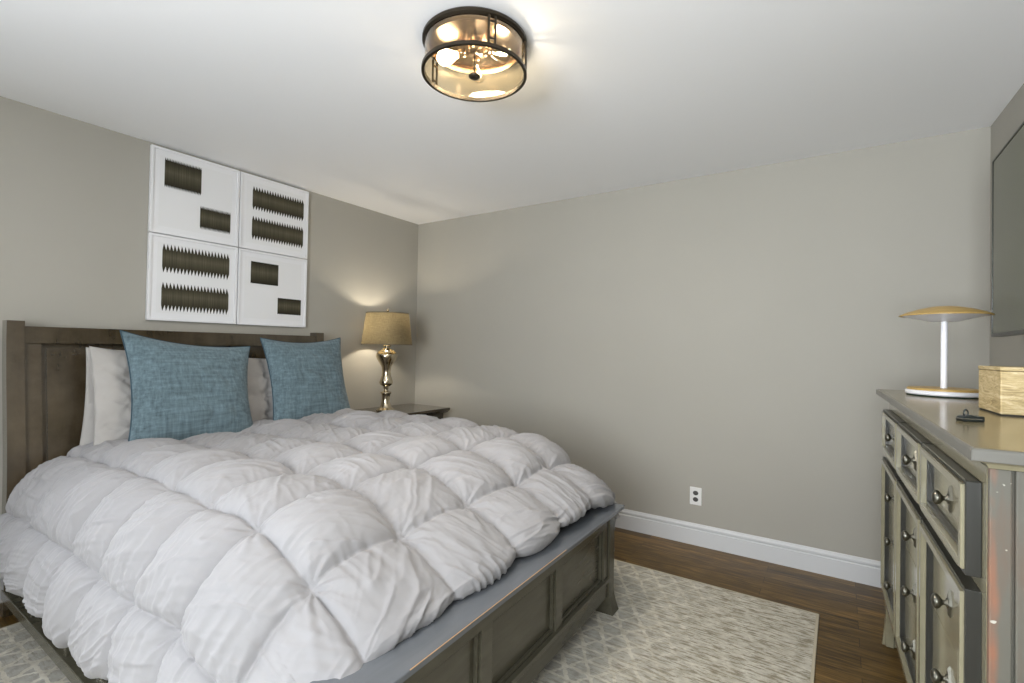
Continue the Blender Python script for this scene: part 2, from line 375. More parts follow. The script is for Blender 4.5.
for y0, y1 in ((HY0+.125, -2.03), (-1.93, HY1-.125)):
    pb = MB(); slab(pb, y0, y1, .42, 1.256, -.040, -.030)
    slab(pb, y0+.022, y1-.022, .45, 1.228, -.035, -.014)              # raised field
    autosmooth(pb.build('headboard_panel', ESPV, head))
# side rails, standing low with a ledge and dividers
for s, yo in ((1, -2.800), (-1, -1.105)):
    rb = MB()
    def yy(a): return yo + s*a
    def bxr(x0, x1, a0, a1, z0, z1): rb.box((x0, min(yy(a0),yy(a1)), z0), (x1, max(yy(a0),yy(a1)), z1))
    bxr(.20, 2.40, 0, .060, .085, .130)        # bottom board, standing proud as a ledge
    bxr(.20, 2.40, .030, .040, .128, .150)
    bxr(.20, 2.40, .050, .060, .128, .33)
    bxr(.20, 2.40, .010, .060, .33, .37)
    for x0 in (.24, .58, 1.02, 1.46, 1.90): bxr(x0, x0+.035, .012, .055, .128, .33)
    rb.build('side_rail', BEDF, bed, bev=.003)
fb = bpy.data.objects.new
# footboard built in its own frame: x outward, y towards the near side is negative
FX, FY, FR = 2.454, -1.105, math.radians(1.5)
def fbuild(mb, name, m, parent, **kw):
    return mb.build(name, m, parent, **kw)
W = 1.69
f_ = MB()
f_.box((-.045, -W+.06, .425), (.0, -.06, .475))                    # upper rail
f_.box((-.045, -W+.06, .095), (.0, -.06, .185))                    # lower rail
f_.prism([(-.05,.475),(.002,.475),(.012,.484),(.016,.490),(.022,.494),(.022,.497),(-.05,.497)], -W+.0, .0)  # cove under cap
st_ = [.100, .135, .565, .625, 1.065, 1.125, 1.555, 1.59]
for a, c_ in ((.06,.115),(.545,.605),(1.035,1.095),(1.575,1.63)): f_.box((-.045, -c_, .18), (0, -a, .43))
f_.box((-.008, -W+.06, .170), (.010, -.06, .187))
foot = fbuild(f_, 'footboard', BEDF, bed, bev=.003); foot.location = (FX, FY, 0); foot.rotation_euler = (0,0,FR)
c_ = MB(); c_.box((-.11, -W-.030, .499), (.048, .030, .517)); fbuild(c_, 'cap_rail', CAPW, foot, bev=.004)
w_ = MB(); w_.box((.0455, -1.45, .5160), (.0485, -.62, .5173)); w_.build('worn_edge', WORN, foot, bev=.0008)['label'] = 'worn raw wood line along the edge'
for a, c2 in ((.115,.545),(.605,1.035),(1.095,1.575)):
    pb = MB(); pb.box((-.035, -c2-.002, .178), (-.022, -a+.002, .432))
    z0, z1, t = .187, .425, .012
    for q in (((-.022,-c2,z0),(-.008,-c2+t,z1)), ((-.022,-a-t,z0),(-.008,-a,z1)), ((-.022,-c2+t,z0),(-.008,-a-t,z0+t)), ((-.022,-c2+t,z1-t),(-.008,-a-t,z1))): pb.box(*q)
    pb.build('footboard_panel', BEDF, foot, bev=.002)
for y0 in (-.06, -W):
    lb = MB()
    n = 12; zs = [RZ + (.475-RZ)*i/n for i in range(n+1)]; zs = sorted(zs + [RZ+.02, RZ+.05, RZ+.08])
    fl = lambda z: .020*max(0, 1-(z-RZ)/.13)**2
    pts = [(.008+fl(z), z) for z in zs] + [(-.055-fl(z)*.3, z) for z in zs[::-1]]
    m_ = len(pts); n2 = len(zs); vs = []
    for yv, sg in ((y0, -1), (y0+.06, 1)):
        vs += [(p, yv + (sg*fl(q) if (sg > 0) == (y0 > -1) else 0), q) for p, q in pts]
    fs = [(i,(i+1)%m_,m_+(i+1)%m_,m_+i) for i in range(m_)]
    for base in (0, m_): fs += [(base+i, base+i+1, base+m_-2-i, base+m_-1-i) for i in range(n2-1)]
    lb.add(vs, fs); autosmooth(lb.build('foot_post', BEDF, foot))

# mattress under the duvet
mt = MB(); mt.box((.235, -2.70, .30), (2.24, -1.20, .575)); mo = mt.build('mattress', MATT, bev=.05, seg=4)
tag(mo, 'mattress lying in the bed frame under the puffy duvet', 'mattress')
bx_ = MB(); bx_.box((.22, -2.78, .20), (2.40, -1.13, .30)); bx_.build('slat_platform', BEDF, bed)

# ------------------------------------------------------------------ duvet
def vnoise(x, y, seed=0):
    xi = np.floor(x).astype(int); yi = np.floor(y).astype(int); xf = x-xi; yf = y-yi
    def h(a, b_):
        n_ = np.sin(a*127.1 + b_*311.7 + seed*74.7)*43758.5453; return n_-np.floor(n_)
    u_ = xf*xf*(3-2*xf); v_ = yf*yf*(3-2*yf)
    return (h(xi,yi)*(1-u_)+h(xi+1,yi)*u_)*(1-v_)+(h(xi,yi+1)*(1-u_)+h(xi+1,yi+1)*u_)*v_
def fbm(x, y, seed=0, o=4):
    s_ = 0; a = .5
    for k in range(o): s_ = s_ + a*(vnoise(x*2**k, y*2**k, seed+k)-.5); a *= .5
    return s_
def crom(ctrl, t):
    c = np.array(ctrl, float); n_ = len(c); i = np.clip(np.floor(t).astype(int), 0, n_-2); f = (t-i)[..., None]
    p0 = c[np.maximum(i-1,0)]; p1 = c[i]; p2 = c[i+1]; p3 = c[np.minimum(i+2,n_-1)]
    return .5*((2*p1)+(-p0+p2)*f+(2*p0-5*p1+4*p2-p3)*f**2+(-p0+3*p1-3*p2+p3)*f**3)
BC = [(-2.77,.375), (-2.835,.335), (-2.800,.52), (-2.600,.745), (-2.27,.775), (-1.94,.785), (-1.62,.80), (-1.33,.815), (-1.06,.745), (-.965,.50), (-.955,.30), (-1.02,.34)]
BS = [.0, 1, 2, 3, 4, 5, 6, 7, 8, 9, 10, 11]
AC = [(.33,-.13), (.262,-.05), (.36,-.030), (.60,-.020), (.85,-.006), (1.11,0), (1.38,0), (1.66,0), (1.94,-.005), (2.215,-.105), (2.425,-.222), (2.36,-.245)]
NA, NB = 640, 660
ga = np.linspace(0, 11, NA); gb = np.linspace(0, 11, NB)
# denser where cells are (skip the short tuck-under ends)
GA, GB = np.meshgrid(ga, gb, indexing='ij')
def base(GA, GB):
    A = crom(AC, GA); B = crom(BC, GB)
    side = np.clip((.66-B[...,1])/.30, 0, 1)
    wgt = 1 - .80*side
    X = A[...,0]; Y = B[...,0].copy(); Z = B[...,1] + A[...,1]*wgt
    # plan corner at the foot rounds inwards
    r = np.clip((X-2.1)/.32, 0, 1)**2*side*.10
    Y = Y + np.where(Y < -1.9, r, -r)
    # gentle sag and drift
    Z = Z + .020*fbm(X*1.3, Y*1.3, 5)*(1-side)
    Y = Y + side*.03*fbm(X*2.2, Z*2, 9)
    return np.stack([X, Y, Z], -1)
Pb = base(GA, GB)
du = np.gradient(Pb, axis=0); dv = np.gradient(Pb, axis=1)
N = np.cross(du, dv); N /= np.linalg.norm(N, axis=-1, keepdims=True)+1e-9
if N[NA//2, NB//2, 2] < 0: N = -N
ja = GA + .10*fbm(GA*.8, GB*1.1, 21)*1.6; jb = GB + .10*fbm(GA*1.1, GB*.8, 33)*1.6
ja = np.where(ja > 9, 9+(ja-9)/2.1, ja); jb = np.where(jb > 9, 9+(jb-9)/2.1, jb); jb = np.where(jb < 2, 2-(2-jb)/2.1, jb)
def tri_(t): f = t-np.floor(t); return np.minimum(f, 1-f)*2       # 0 at seams, 1 mid
ta, tb = tri_(ja), tri_(jb)
ca = np.floor(ja).astype(int); cb = np.floor(jb).astype(int)
cellr = np.sin(ca*12.9898+cb*78.233)*43758.5453; cellr -= np.floor(cellr)
pf = lambda t, p: (1-(1-t)**2.2)**p
puff = (pf(ta,.62)*pf(tb,.62))
amp = .053*(.75+.50*cellr)*(1-.35*np.clip(GA-9,0,1))
side = np.clip((.64-Pb[...,2])/.25, 0, 1)
amp = amp*(1-.22*side)
edgeA = np.clip(np.minimum(GA-.5, 11.2-GA)/.45, 0, 1); edgeB = np.clip(np.minimum(GB+.2, 11.2-GB)/.4, 0, 1)
amp = amp*(.0+1.0*edgeA*edgeB)
# knots
fa = ja-np.round(ja); fbb = jb-np.round(jb); rk = np.sqrt(fa**2+fbb**2)+1e-6; th = np.arctan2(fbb, fa)
ks = np.round(ja)*7.3+np.round(jb)*3.1
h = amp*puff - .016*np.exp(-(rk/.12)**2)
# radiating puckers at the knots
wob = th+.5*fbm(GA*3,GB*3,91)
h += .0125*np.exp(-rk/.24)*np.clip(rk/.05,0,1)*((.5-np.abs(np.cos(4.5*wob+ks)))*1.0+(.5-np.abs(np.cos(8*wob+2*ks)))*.6)
# gathers running off the seams
gather = np.abs(vnoise(ja*13+1.2*fbm(ja*2,jb*2,3), jb*2.2, 41)-.5)*2; gather2 = np.abs(vnoise(ja*2.2, jb*13+1.2*fbm(ja*2,jb*2,4), 47)-.5)*2
h += .014*(.5-gather)*np.exp(-np.abs(fbb)/.22)*(ta**.5) + .010*(.5-gather2)*np.exp(-np.abs(fa)/.20)*(tb**.5)
# the stitched seam itself pulls in
h -= .0020*(np.exp(-np.abs(fa)/.020)+np.exp(-np.abs(fbb)/.020))
# stretched fold lines across each puff
an = cellr*6.28; cu = np.cos(an*.35-.8); su = np.sin(an*.35-.8)
ru = (GA*cu+GB*su); rv = (-GA*su+GB*cu)
fold = 1-np.abs(vnoise(ru*1.3+cellr*9, rv*9+1.6*fbm(GA*1.5,GB*1.5,7), 60)-.5)*2
fold2 = 1-np.abs(vnoise(ru*2.0+cellr*5, rv*19+1.6*fbm(GA*1.5,GB*1.5,8), 64)-.5)*2
h += (.0085*(fold**4-.3)+.0030*(fold2**3-.3))*puff
h += .006*fbm(GA*2.2, GB*2.2, 13, 2)
h += (.013*(.5-np.abs(vnoise(ja*6.5+.9*fbm(ja*1.3,jb*1.3,12), jb*.9, 83)-.5)*2)*np.clip(side*1.2+.25,0,1) + .005*(.5-np.abs(vnoise(ja*17+.9*fbm(ja*2,jb*2,14), jb*1.4, 87)-.5)*2))*puff*np.clip((4.2-GB)/1.5,0,1)
# long pleats on the hanging near side
pl_ = vnoise(ja*4.3+.7*fbm(ja,jb,2), jb*.7, 77)-.5
h += .012*pl_*side*edgeB
D = Pb + N*h[..., None]
D[...,2] = np.maximum(D[...,2], .04)
me = bpy.data.meshes.new('duvet')
idx = np.arange(NA*NB).reshape(NA, NB)
fc = np.stack([idx[:-1,:-1], idx[1:,:-1], idx[1:,1:], idx[:-1,1:]], -1).reshape(-1,4)
me.vertices.add(NA*NB); me.vertices.foreach_set('co', D.reshape(-1).astype(np.float32))
me.loops.add(fc.size); me.loops.foreach_set('vertex_index', fc.reshape(-1).astype(np.int32))
me.polygons.add(len(fc)); me.polygons.foreach_set('loop_start', np.arange(0, fc.size, 4, dtype=np.int32)); 
me.update(calc_edges=True); me.validate()
me.polygons.foreach_set('use_smooth', np.ones(len(me.polygons), dtype=bool))
duv = new_obj('duvet', me, DUVET)
tag(duv, 'puffy white pinch pleated duvet spread over the whole bed', 'duvet')

# ------------------------------------------------------------------ pillows
def pillow(name, corners, thick, m, label, cat, group, seed=0, pinch=.06, wr=.004, tufts=False, piping=None, n=72, sag=.0):
    """corners: bottom-left, bottom-right, top-right, top-left (as seen from the foot of the bed)"""
    BL, BR, TR, TL = [np.array(c, float) for c in corners]
    e1 = ((BR-BL)+(TR-TL)); e2 = ((TL-BL)+(TR-BR)); nn = np.cross(e1, e2); nn /= np.linalg.norm(nn)
    if nn[0] < 0: nn = -nn
    ctr = (BL+BR+TR+TL)/4
    vs, fs = [], []
    t = np.linspace(-1, 1, n+1); t = np.sin(t*PI/2)*.35 + t*.65
    U, V = np.meshgrid(t, t, indexing='ij')
    u2 = U*(1-pinch*(1-V**2)); v2 = V*(1-pinch*(1-U**2))
    # pointy ears
    a = (u2+1)/2; b_ = (v2+1)/2
    Pm = ((1-a)*(1-b_))[...,None]*BL + (a*(1-b_))[...,None]*BR + (a*b_)[...,None]*TR + ((1-a)*b_)[...,None]*TL
    prof = (np.clip(1-np.abs(U)**2.4, 0, 1)*np.clip(1-np.abs(V)**2.4, 0, 1))**.55
    wrk = fbm(U*2.5+seed, V*2.5, seed)*2
    crease = (1-np.abs(vnoise(U*2.2+V*2+seed, V*2-U*2.2, seed+5)-.5)*2)**4
    em = np.exp(-((1-np.abs(U))**2+(1-np.abs(V))**2)/.12)
    for sgn in (1, -1):
        h_ = sgn*(thick/2*prof*(1+.25*sag*(-V))) + wr*wrk*prof*3 - sgn*wr*crease*prof*1.5
        if tufts and sgn > 0:
            tu = (U+1)*2.0; tv = (V+1)*2.0
            du_ = tu-np.round(tu); dv_ = tv-np.round(tv); r_ = np.sqrt(du_**2+dv_**2)+1e-6; tt = np.arctan2(dv_, du_)
            h_ = h_ - .014*np.exp(-(r_/.15)**2)*prof + .009*np.exp(-r_/.3)*np.cos(9*tt+np.round(tu)*3)*prof*np.clip(r_/.08,0,1)
            h_ = h_ - .009*np.exp(-np.abs(du_)/.06)*prof - .009*np.exp(-np.abs(dv_)/.06)*prof
        Q = Pm + nn*h_[...,None]
        base_ = len(vs); vs += [tuple(q) for q in (Q-ctr).reshape(-1,3)]
        for i in range(n):
            for j in range(n):
                q = [base_+i*(n+1)+j, base_+(i+1)*(n+1)+j, base_+(i+1)*(n+1)+j+1, base_+i*(n+1)+j+1]
                fs.append(q if sgn > 0 else q[::-1])
    me = bpy.data.meshes.new(name); me.from_pydata(vs, [], fs)
    bm = bmesh.new(); bm.from_mesh(me); bmesh.ops.remove_doubles(bm, verts=bm.verts, dist=1e-5); bmesh.ops.recalc_face_normals(bm, faces=bm.faces); bm.to_mesh(me); bm.free()
    o = new_obj(name, me, m, smooth=True); o.location = tuple(ctr); tag(o, label, cat, group)
    if piping:
        ring = [(i,0) for i in range(0,n+1)] + [(n,j) for j in range(1,n+1)] + [(i,n) for i in range(n-1,-1,-1)] + [(0,j) for j in range(n-1,0,-1)]
        pth = [Pm[i,j]-ctr for i,j in ring]; pth.append(pth[0])
        pm = MB(); pm.tube(pth, .0035, 6); pm.build('piping', piping, o, smooth=True)
    return o
G1 = 'slate blue square cushions at the headboard'
pillow('throw_pillow', [(.56,-2.465,.70), (.54,-1.815,.70), (.37,-1.785,1.253), (.37,-2.437,1.325)], .17, BLUE,
       'slate blue linen cushion in front of the left white shams', 'pillow', G1 , 3, .12, .004, piping=PIPE)
pillow('throw_pillow', [(.52,-1.715,.70), (.50,-1.085,.70), (.33,-1.105,1.325), (.34,-1.705,1.308)], .17, BLUE,
       'slate blue linen cushion nearer the bedside lamp', 'pillow', G1, 8, .12, .004, piping=PIPE)
G2 = 'white pinch pleated pillow shams'
pillow('pillow_sham', [(.31,-2.575,.70), (.30,-1.97,.68), (.20,-1.99,1.225), (.205,-2.525,1.238)], .09, SHAM,
       'white pillow sham resting on the headboard behind another white sham', 'pillow', G2, 12, .05, .009)
pillow('pillow_sham', [(.41,-2.545,.70), (.39,-1.93,.70), (.27,-1.95,1.175), (.28,-2.533,1.245)], .11, SHAM,
       'white tufted pillow sham between blue cushion and headboard on the left', 'pillow', G2, 15, .05, .009, tufts=True)
pillow('pillow_sham', [(.36,-1.81,.70), (.34,-1.20,.70), (.24,-1.22,1.18), (.25,-1.785,1.185)], .11, SHAM,
       'white pillow sham showing in the gap between the two blue cushions', 'pillow', G2, 19, .05, .009, tufts=True)

# ------------------------------------------------------------------ nightstand
NZ = .738
ns = thing('nightstand', 'dark wood nightstand under the glowing table lamp in the corner', 'nightstand', (.28, -.42, 0))
b = MB(); b.prism([(.235-.03,NZ-.045),(.235-.02,NZ-.035),(.235-.006,NZ-.026),(.235,NZ-.018),(.235,NZ),(-.26,NZ),(-.26,NZ-.045)], -.34, .34); b.build('top', ESP, ns, bev=.003)
b = MB(); b.box((-.25,-.31,.12),(.185,.31,NZ-.045)); b.box((-.25,-.32,.09),(.195,.32,.13)); b.build('body', ESP, ns, bev=.003)
for z0, z1 in ((.50,.66),(.32,.48),(.145,.30)):
    b = MB(); b.box((.186,-.28,z0),(.200,.28,z1)); d = b.build('drawer', ESP, ns, bev=.003)
    k = MB(); k.lathe([(0,-.03),(.012,-.028),(.015,-.02),(.006,-.012),(.006,.0),(.0,.0)], (.203,0,(z0+z1)/2), 16, 'x')
    ko = k.build('knob', PEWTER, d, smooth=True)
for x0 in (-.25,.14):
    for y0 in (-.32,.27): b = MB(); b.box((x0,y0,.0115 if x0 > 0 and y0 < 0 else 0),(x0+.05,y0+.05,.095)); b.build('leg', ESP, ns, bev=.003)

# ------------------------------------------------------------------ bedside lamp
LX, LY = .25, -.585
tl = thing('table_lamp', 'champagne metal baluster table lamp with taupe drum shade, lit', 'lamp', (LX, LY, NZ))
prof = [(0,0),(.075,0),(.078,.006),(.070,.014),(.050,.024),(.042,.040),(.034,.075),(.032,.11),(.036,.135),(.044,.145),(.044,.152),(.026,.158),(.018,.166),(.016,.178),(.026,.186),(.018,.195),
        (.034,.204),(.050,.216),(.056,.232),(.050,.250),(.038,.285),(.034,.32),(.040,.36),(.060,.395),(.080,.425),(.088,.450),(.084,.470),(.066,.490),(.040,.502),(.028,.510),(.024,.520),(.032,.527),(.034,.535),(.024,.542),(.015,.555),(0,.58)]
b = MB(); b.lathe(prof, n=56); b.build('base', METG, tl, smooth=True)
b = MB(); b.tube([(0,0,.575),(0,0,.62)], .012, 12); b.tube([(0,0,.62),(0,.06,.64),(0,.072,.70),(0,.05,.80),(0,0,.815)], .002, 6); b.tube([(0,0,.62),(0,-.06,.64),(0,-.072,.70),(0,-.05,.80),(0,0,.815)], .002, 6); b.build('harp', METG, tl, smooth=True)
z0, z1, r0, r1 = .542, .806, .205, .172
ZS0 = z0
sh = MB(); n = 72
sh.lathe([(r0,z0),(r1,z1)], n=n); sho = sh.build('lamp_shade', SHADE, tl, smooth=True)
for r, z, d in ((r0, z0, 1), (r1, z1, -1)):
    t_ = MB(); t_.lathe([(r-.002,z),(r+.0015,z),(r+.0015-.0002,z+d*.007),(r-.002,z+d*.007),(r-.002,z)], n=n); t_.build('shade_trim', SHTRIM, sho)
s_ = MB(); s_.tube([(0,-r1,z1-.006),(0,r1,z1-.006)], .0018, 6); s_.tube([(-r1,0,z1-.006),(r1,0,z1-.006)], .0018, 6); s_.build('shade_spider', METG, sho)
fi = MB(); fi.lathe([(0,.800),(.006,.802),(.004,.815),(.011,.824),(.012,.832),(.007,.842),(0,.846)], n=20); fi.build('finial', METG, tl, smooth=True)
bu = MB(); bu.lathe([(0,.625),(.012,.627),(.014,.645),(.028,.670),(.030,.690),(.022,.708),(0,.716)], n=24); bu.build('bulb', LITB, tl, smooth=True)
point('table_lamp_light', (LX-.02, LY, NZ+.69), 15, (1.,.88,.70), .03)

# ------------------------------------------------------------------ ceiling light
CX, CY = 2.205, -1.94
cl = thing('ceiling_light', 'round bronze and clear glass flush mount light on the ceiling, lit', 'ceiling light', (CX, CY, H))
R_ = .198
b = MB(); b.lathe([(0,-.001),(R_-.02,-.001),(R_-.005,-.004),(R_,-.010),(R_,-.020),(R_-.006,-.024),(R_-.010,-.026),(R_-.012,-.02)], n=80); autosmooth(b.build('mounting_ring', BRONZE, cl))
b = MB(); b.lathe([(0,-.018),(R_-.013,-.018),(R_-.013,-.030),(R_-.026,-.034)], n=80); autosmooth(b.build('reflector_pan', BRASS, cl))
b = MB(); b.lathe([(R_-.010,-.030),(R_-.010,-.128)], n=80); b.build('glass_drum', GLASS, cl, smooth=True)
b = MB(); b.lathe([(0,-.131),(R_-.012,-.131)], n=80); b.build('glass_bottom', GLASS, cl, smooth=True)
b = MB(); b.lathe([(R_-.012,-.122),(R_+.001,-.124),(R_+.001,-.136),(R_-.010,-.136),(R_-.012,-.122)], n=80); autosmooth(b.build('bottom_ring', BRONZE, cl))
b = MB(); b.tube([(0,0,-.018),(0,0,-.135)], .0035, 10); b.lathe([(0,-.130),(.022,-.134),(.023,-.140),(.015,-.146),(0,-.148)], n=28); b.build('stem', BRONZE, cl, smooth=True)
b = MB(); b.lathe([(0,-.018),(.028,-.018),(.028,-.042),(.018,-.048),(0,-.048)], n=28); b.tube([(-.055,0,-.040),(.055,0,-.040)], .006, 8); b.build('socket_hub', BRASS, cl, smooth=True)
for a in (5.69, .45, 3.2):
    q = Vector((math.cos(a), math.sin(a), 0)); c0 = q*(R_-.004)
    b = MB(); tq = Vector((-q.y, q.x, 0))
    for s in (-1, 1): p = c0+tq*.012*s; b.tube([(p.x,p.y,-.026),(p.x,p.y,-.126)], .0042, 8)
    for zz in (-.045, -.105): b.tube([tuple(c0-tq*.012+Vector((0,0,zz))), tuple(c0+tq*.012+Vector((0,0,zz)))], .004, 8)
    b.build('bracket', BRONZE, cl)
for a in (3.73, .35, 2.1):
    d = Vector((math.cos(a), math.sin(a), 0))
    s0 = d*.035; s1 = d*.062
    b = MB(); b.tube([tuple(s0+Vector((0,0,-.045))), tuple(s1+Vector((0,0,-.055)))], .015, 14); so = b.build('socket', BRASS, cl, smooth=True)
    b = MB(); prof = [(0,0),(.012,.002),(.014,.012),(.024,.030),(.030,.050),(.026,.070),(.012,.082),(0,.085)]
    b.lathe(prof, n=24); bo = b.build('bulb', LITB if a == 3.73 else BULBG, cl, smooth=True); bo.location = tuple(s1+Vector((0,0,-.055)))
    bo.rotation_euler = Vector((0,0,1)).rotation_difference(Vector((d.x, d.y, -.25))).to_euler()
    b = MB(); b.tube([(0,0,.012),(.007,0,.045),(-.006,.004,.058),(.004,-.004,.03)], .0022, 6); b.build('filament', FILA, bo)
    point('ceiling_bulb_light', (CX+d.x*.11, CY+d.y*.11, H-.075), 1.5, (1.,.93,.84), .02)

ld = bpy.data.lights.new('ceiling_light_glow', 'AREA'); ld.shape = 'DISK'; ld.size = .32; ld.energy = 9; ld.color = (1., .93, .84)
lo = bpy.data.objects.new('ceiling_light_glow', ld); COL.objects.link(lo); lo.location = (CX, CY, H-.152)
# ------------------------------------------------------------------ wall art
AY0, AY1, AZ0, AZ1 = -2.2025, -1.1862, 1.399, 2.421
def art(y0, y1, z0, z1, label, blocks):
    o = thing('framed_print', label, 'wall art', (.004, (y0+y1)/2, (z0+z1)/2), group='four framed prints above the headboard')
    w2, h2 = (y1-y0)/2, (z1-z0)/2
    b = MB(); t = .014
    b.box((0,-w2,-h2),(.026,-w2+t,h2)); b.box((0,w2-t,-h2),(.026,w2,h2)); b.box((0,-w2+t,-h2),(.026,w2-t,-h2+t)); b.box((0,-w2+t,h2-t),(.026,w2-t,h2))
    b.build('frame', FRW, o, bev=.0015)
    b = MB(); b.box((.001,-w2+t,-h2+t),(.018,w2-t,h2-t)); b.build('backing_paper', PAPER, o)
    b = MB(); m_ = .045                             # mount with a window
    b.box((.018,-w2+t,-h2+t),(.0186,-w2+m_,h2-t)); b.box((.018,w2-m_,-h2+t),(.0186,w2-t,h2-t)); b.box((.018,-w2+m_,-h2+t),(.0186,w2-m_,-h2+m_)); b.box((.018,-w2+m_,h2-m_),(.0186,w2-m_,h2-t))
    b.build('mount', FRW, o)
    for (ya, yb, za, zb, spk, ns_) in blocks:        # fractions of the frame: left, right, bottom, top, spike length, number
        b = MB(); X0, X1 = .0182, .0190
        a0, a1 = -w2+ya*2*w2, -w2+yb*2*w2; c0, c1 = -h2+za*2*h2, -h2+zb*2*h2; sl = spk*2*h2
        b.box((X0,a0,c0+sl),(X1,a1,c1-sl))
        dy = (a1-a0)/ns_
        for k in range(ns_):
            for (zb_, zt) in ((c1-sl, c1), (c0+sl, c0)):
                ya_, yc, ye = a0+k*dy, a0+(k+.35)*dy, a0+(k+1)*dy
                b.add([(X1,ya_,zb_),(X1,ye,zb_),(X1,yc,zt),(X0,ya_,zb_),(X0,ye,zb_),(X0,yc,zt)], [(0,1,2),(5,4,3),(0,2,5,3),(1,4,5,2),(0,3,4,1)])
        b.build('printed_band', INK, o)
    return o
ym = (AY0+AY1)/2; zm = (AZ0+AZ1)/2; g = .003
art(AY0, ym-g, zm+g, AZ1, 'framed print with two stepped dark blocks, upper left of the four', [(.14,.54,.55,.90,.035,24), (.535,.90,.14,.43,.04,24)])
art(ym+g, AY1, zm+g, AZ1, 'framed print with two serrated bands, upper right of the four', [(.17,.93,.54,.86,.06,20), (.17,.93,.14,.46,.06,20)])
art(AY0, ym-g, AZ0, zm-g, 'framed print with two serrated bands, lower left of the four', [(.14,.90,.56,.90,.075,20), (.14,.90,.11,.45,.075,20)])
art(ym+g, AY1, AZ0, zm-g, 'framed print with two small plain dark blocks, lower right of the four', [(.17,.56,.56,.86,.006,24), (.56,.92,.17,.40,.006,24)])

# ------------------------------------------------------------------ outlet
ol = thing('wall_outlet', 'white duplex wall outlet low on the far wall', 'outlet', (2.585, 0, .318))
b = MB(); b.box((-.037,-.006,-.058),(.037,0,.058)); b.build('cover_plate', OUTW, ol, bev=.003)
for dz in (-.021,.021):
    b = MB(); b.prism([(.017*math.cos(a)*1.0, dz+.0145*math.sin(a)) for a in np.linspace(0,2*PI,21)[:-1]], -.0075, -.005); b.build('receptacle', OUTD, ol)
b = MB(); b.lathe([(0,0),(.003,0)], n=8); 

# ------------------------------------------------------------------ television
tv = thing('television', 'large flat black television mounted on the wall above the dresser', 'television', (3.90, -.56, 1.356))
TW, TH = 1.31, .742
b = MB(); b.box((.001,-TW,0),(.030,0,TH)); b.box((.030,-TW+.25,.12),(.055,-.25,TH-.12)); b.build('casing', TVF, tv, bev=.002)
b = MB(); b.box((-.002,-TW+.008,.014),(.0012,-.008,TH-.008)); b.build('screen', TVS, tv)
b = MB(); b.box((-.004,-TW,0),(.002,0,.014)); b.box((-.004,-TW,TH-.008),(.002,0,TH)); b.box((-.004,-.008,.014),(.002,0,TH-.008)); b.box((-.004,-TW,.014),(.002,-TW+.008,TH-.008)); b.build('bezel', TVF, tv)
b = MB(); b.box((.055,-TW/2-.2,.22),(.112,-TW/2+.2,.50)); b.build('wall_bracket', TVF, tv)

# ------------------------------------------------------------------ dresser, in its own frame: x to the wall, y negative towards the camera
DH = 1.117; DL = 1.655; CE = .115; DA = math.atan2(.049, 1.653)
dr = thing('dresser', 'tall taupe wood dresser with antiqued edges along the right wall', 'dresser', (3.506, -.60, 0), DA)
DD = .47
b = MB()
def ring(prof, c0, c1, x1, e1=.115):   # moulding around front and both ends, prof: (overhang, z)
    vs = []; m_ = len(prof)
    for (o_, z) in prof: vs += [(x1, c1+o_, z), (c0-o_, c1+o_, z), (c0-o_, -DL+ e1 -o_, z), (x1, -DL+e1-o_, z)]
    fs = []
    for i in range(m_-1):
        for k in range(4): fs.append((i*4+k, i*4+(k+1)%4, (i+1)*4+(k+1)%4, (i+1)*4+k))
    fs.append((0,1,2,3)); fs.append(tuple(4*(m_-1)+k for k in range(4))[::-1]); return vs, fs
CI = .045                                             # carcass stands this far inside the top's outline
vs, fs = ring([(0,1.070),(.006,1.072),(.010,1.080),(.022,1.086),(.026,1.090),(.026,1.094)], CI, -CI, DD-.002, .085); b.add(vs, fs)
autosmooth(b.build('cornice', DRS, dr), .5)
b = MB(); vs, fs = ring([(0,1.094),(.0,1.113),(-.004,DH)], 0.0, 0.0, DD, 0.0); b.add(vs, fs); b.mi = [1]*len(b.mi); b.mi[-1] = b.mi[-2] = 0; b.build('top', [DTOP, mat('greyed_top_edge', (.12,.115,.10), .3)], dr, bev=.002)
b = MB(); vs, fs = ring([(0,.235),(0,1.072)], CI, -CI, DD-.005); b.add(vs, fs)
b.build('carcass', DRS, dr, bev=.003)
# plinth and bracket feet
b = MB(); vs, fs = ring([(.008,.235),(.010,.240),(.010,.258),(.006,.266),(.001,.274),(0,.274)], CI, -CI, DD-.006); b.add(vs, fs); autosmooth(b.build('plinth', DRS, dr), .5)
def footm(sy):
    f = MB(); L = .085
    y_e = -CI+.009 if sy > 0 else -DL+CE-.009
    x0 = CI-.009
    # front bracket: profile in y,z with a splayed toe and an ogee cut
    pts = [(0,.236),(L,.236),(L-.015,.215),(L-.035,.175),(L-.043,.11),(L-.045,.05),(L-.043,.0),(-.012,0),(-.007,.04),(0,.10)]
    P_ = [(y_e - sy*p, q) for p, q in pts]
    f.prism(P_, x0, x0+.03, 0)
    P2 = [(x0 + p, q) for p, q in pts]
    f.prism(P2, y_e - (sy*.03 if sy > 0 else 0), y_e + (0 if sy > 0 else .03), 1)
    return f
for sy in (1, -1): footm(sy).build('foot', DRS, dr, bev=.003)
for sy in (1,-1):
    f = MB(); y_e = -CI if sy > 0 else -DL+CE; f.box((DD-.06, min(y_e, y_e-sy*.06), 0), (DD-.01, max(y_e, y_e-sy*.06), .236)); f.build('foot', DRS, dr, bev=.003)
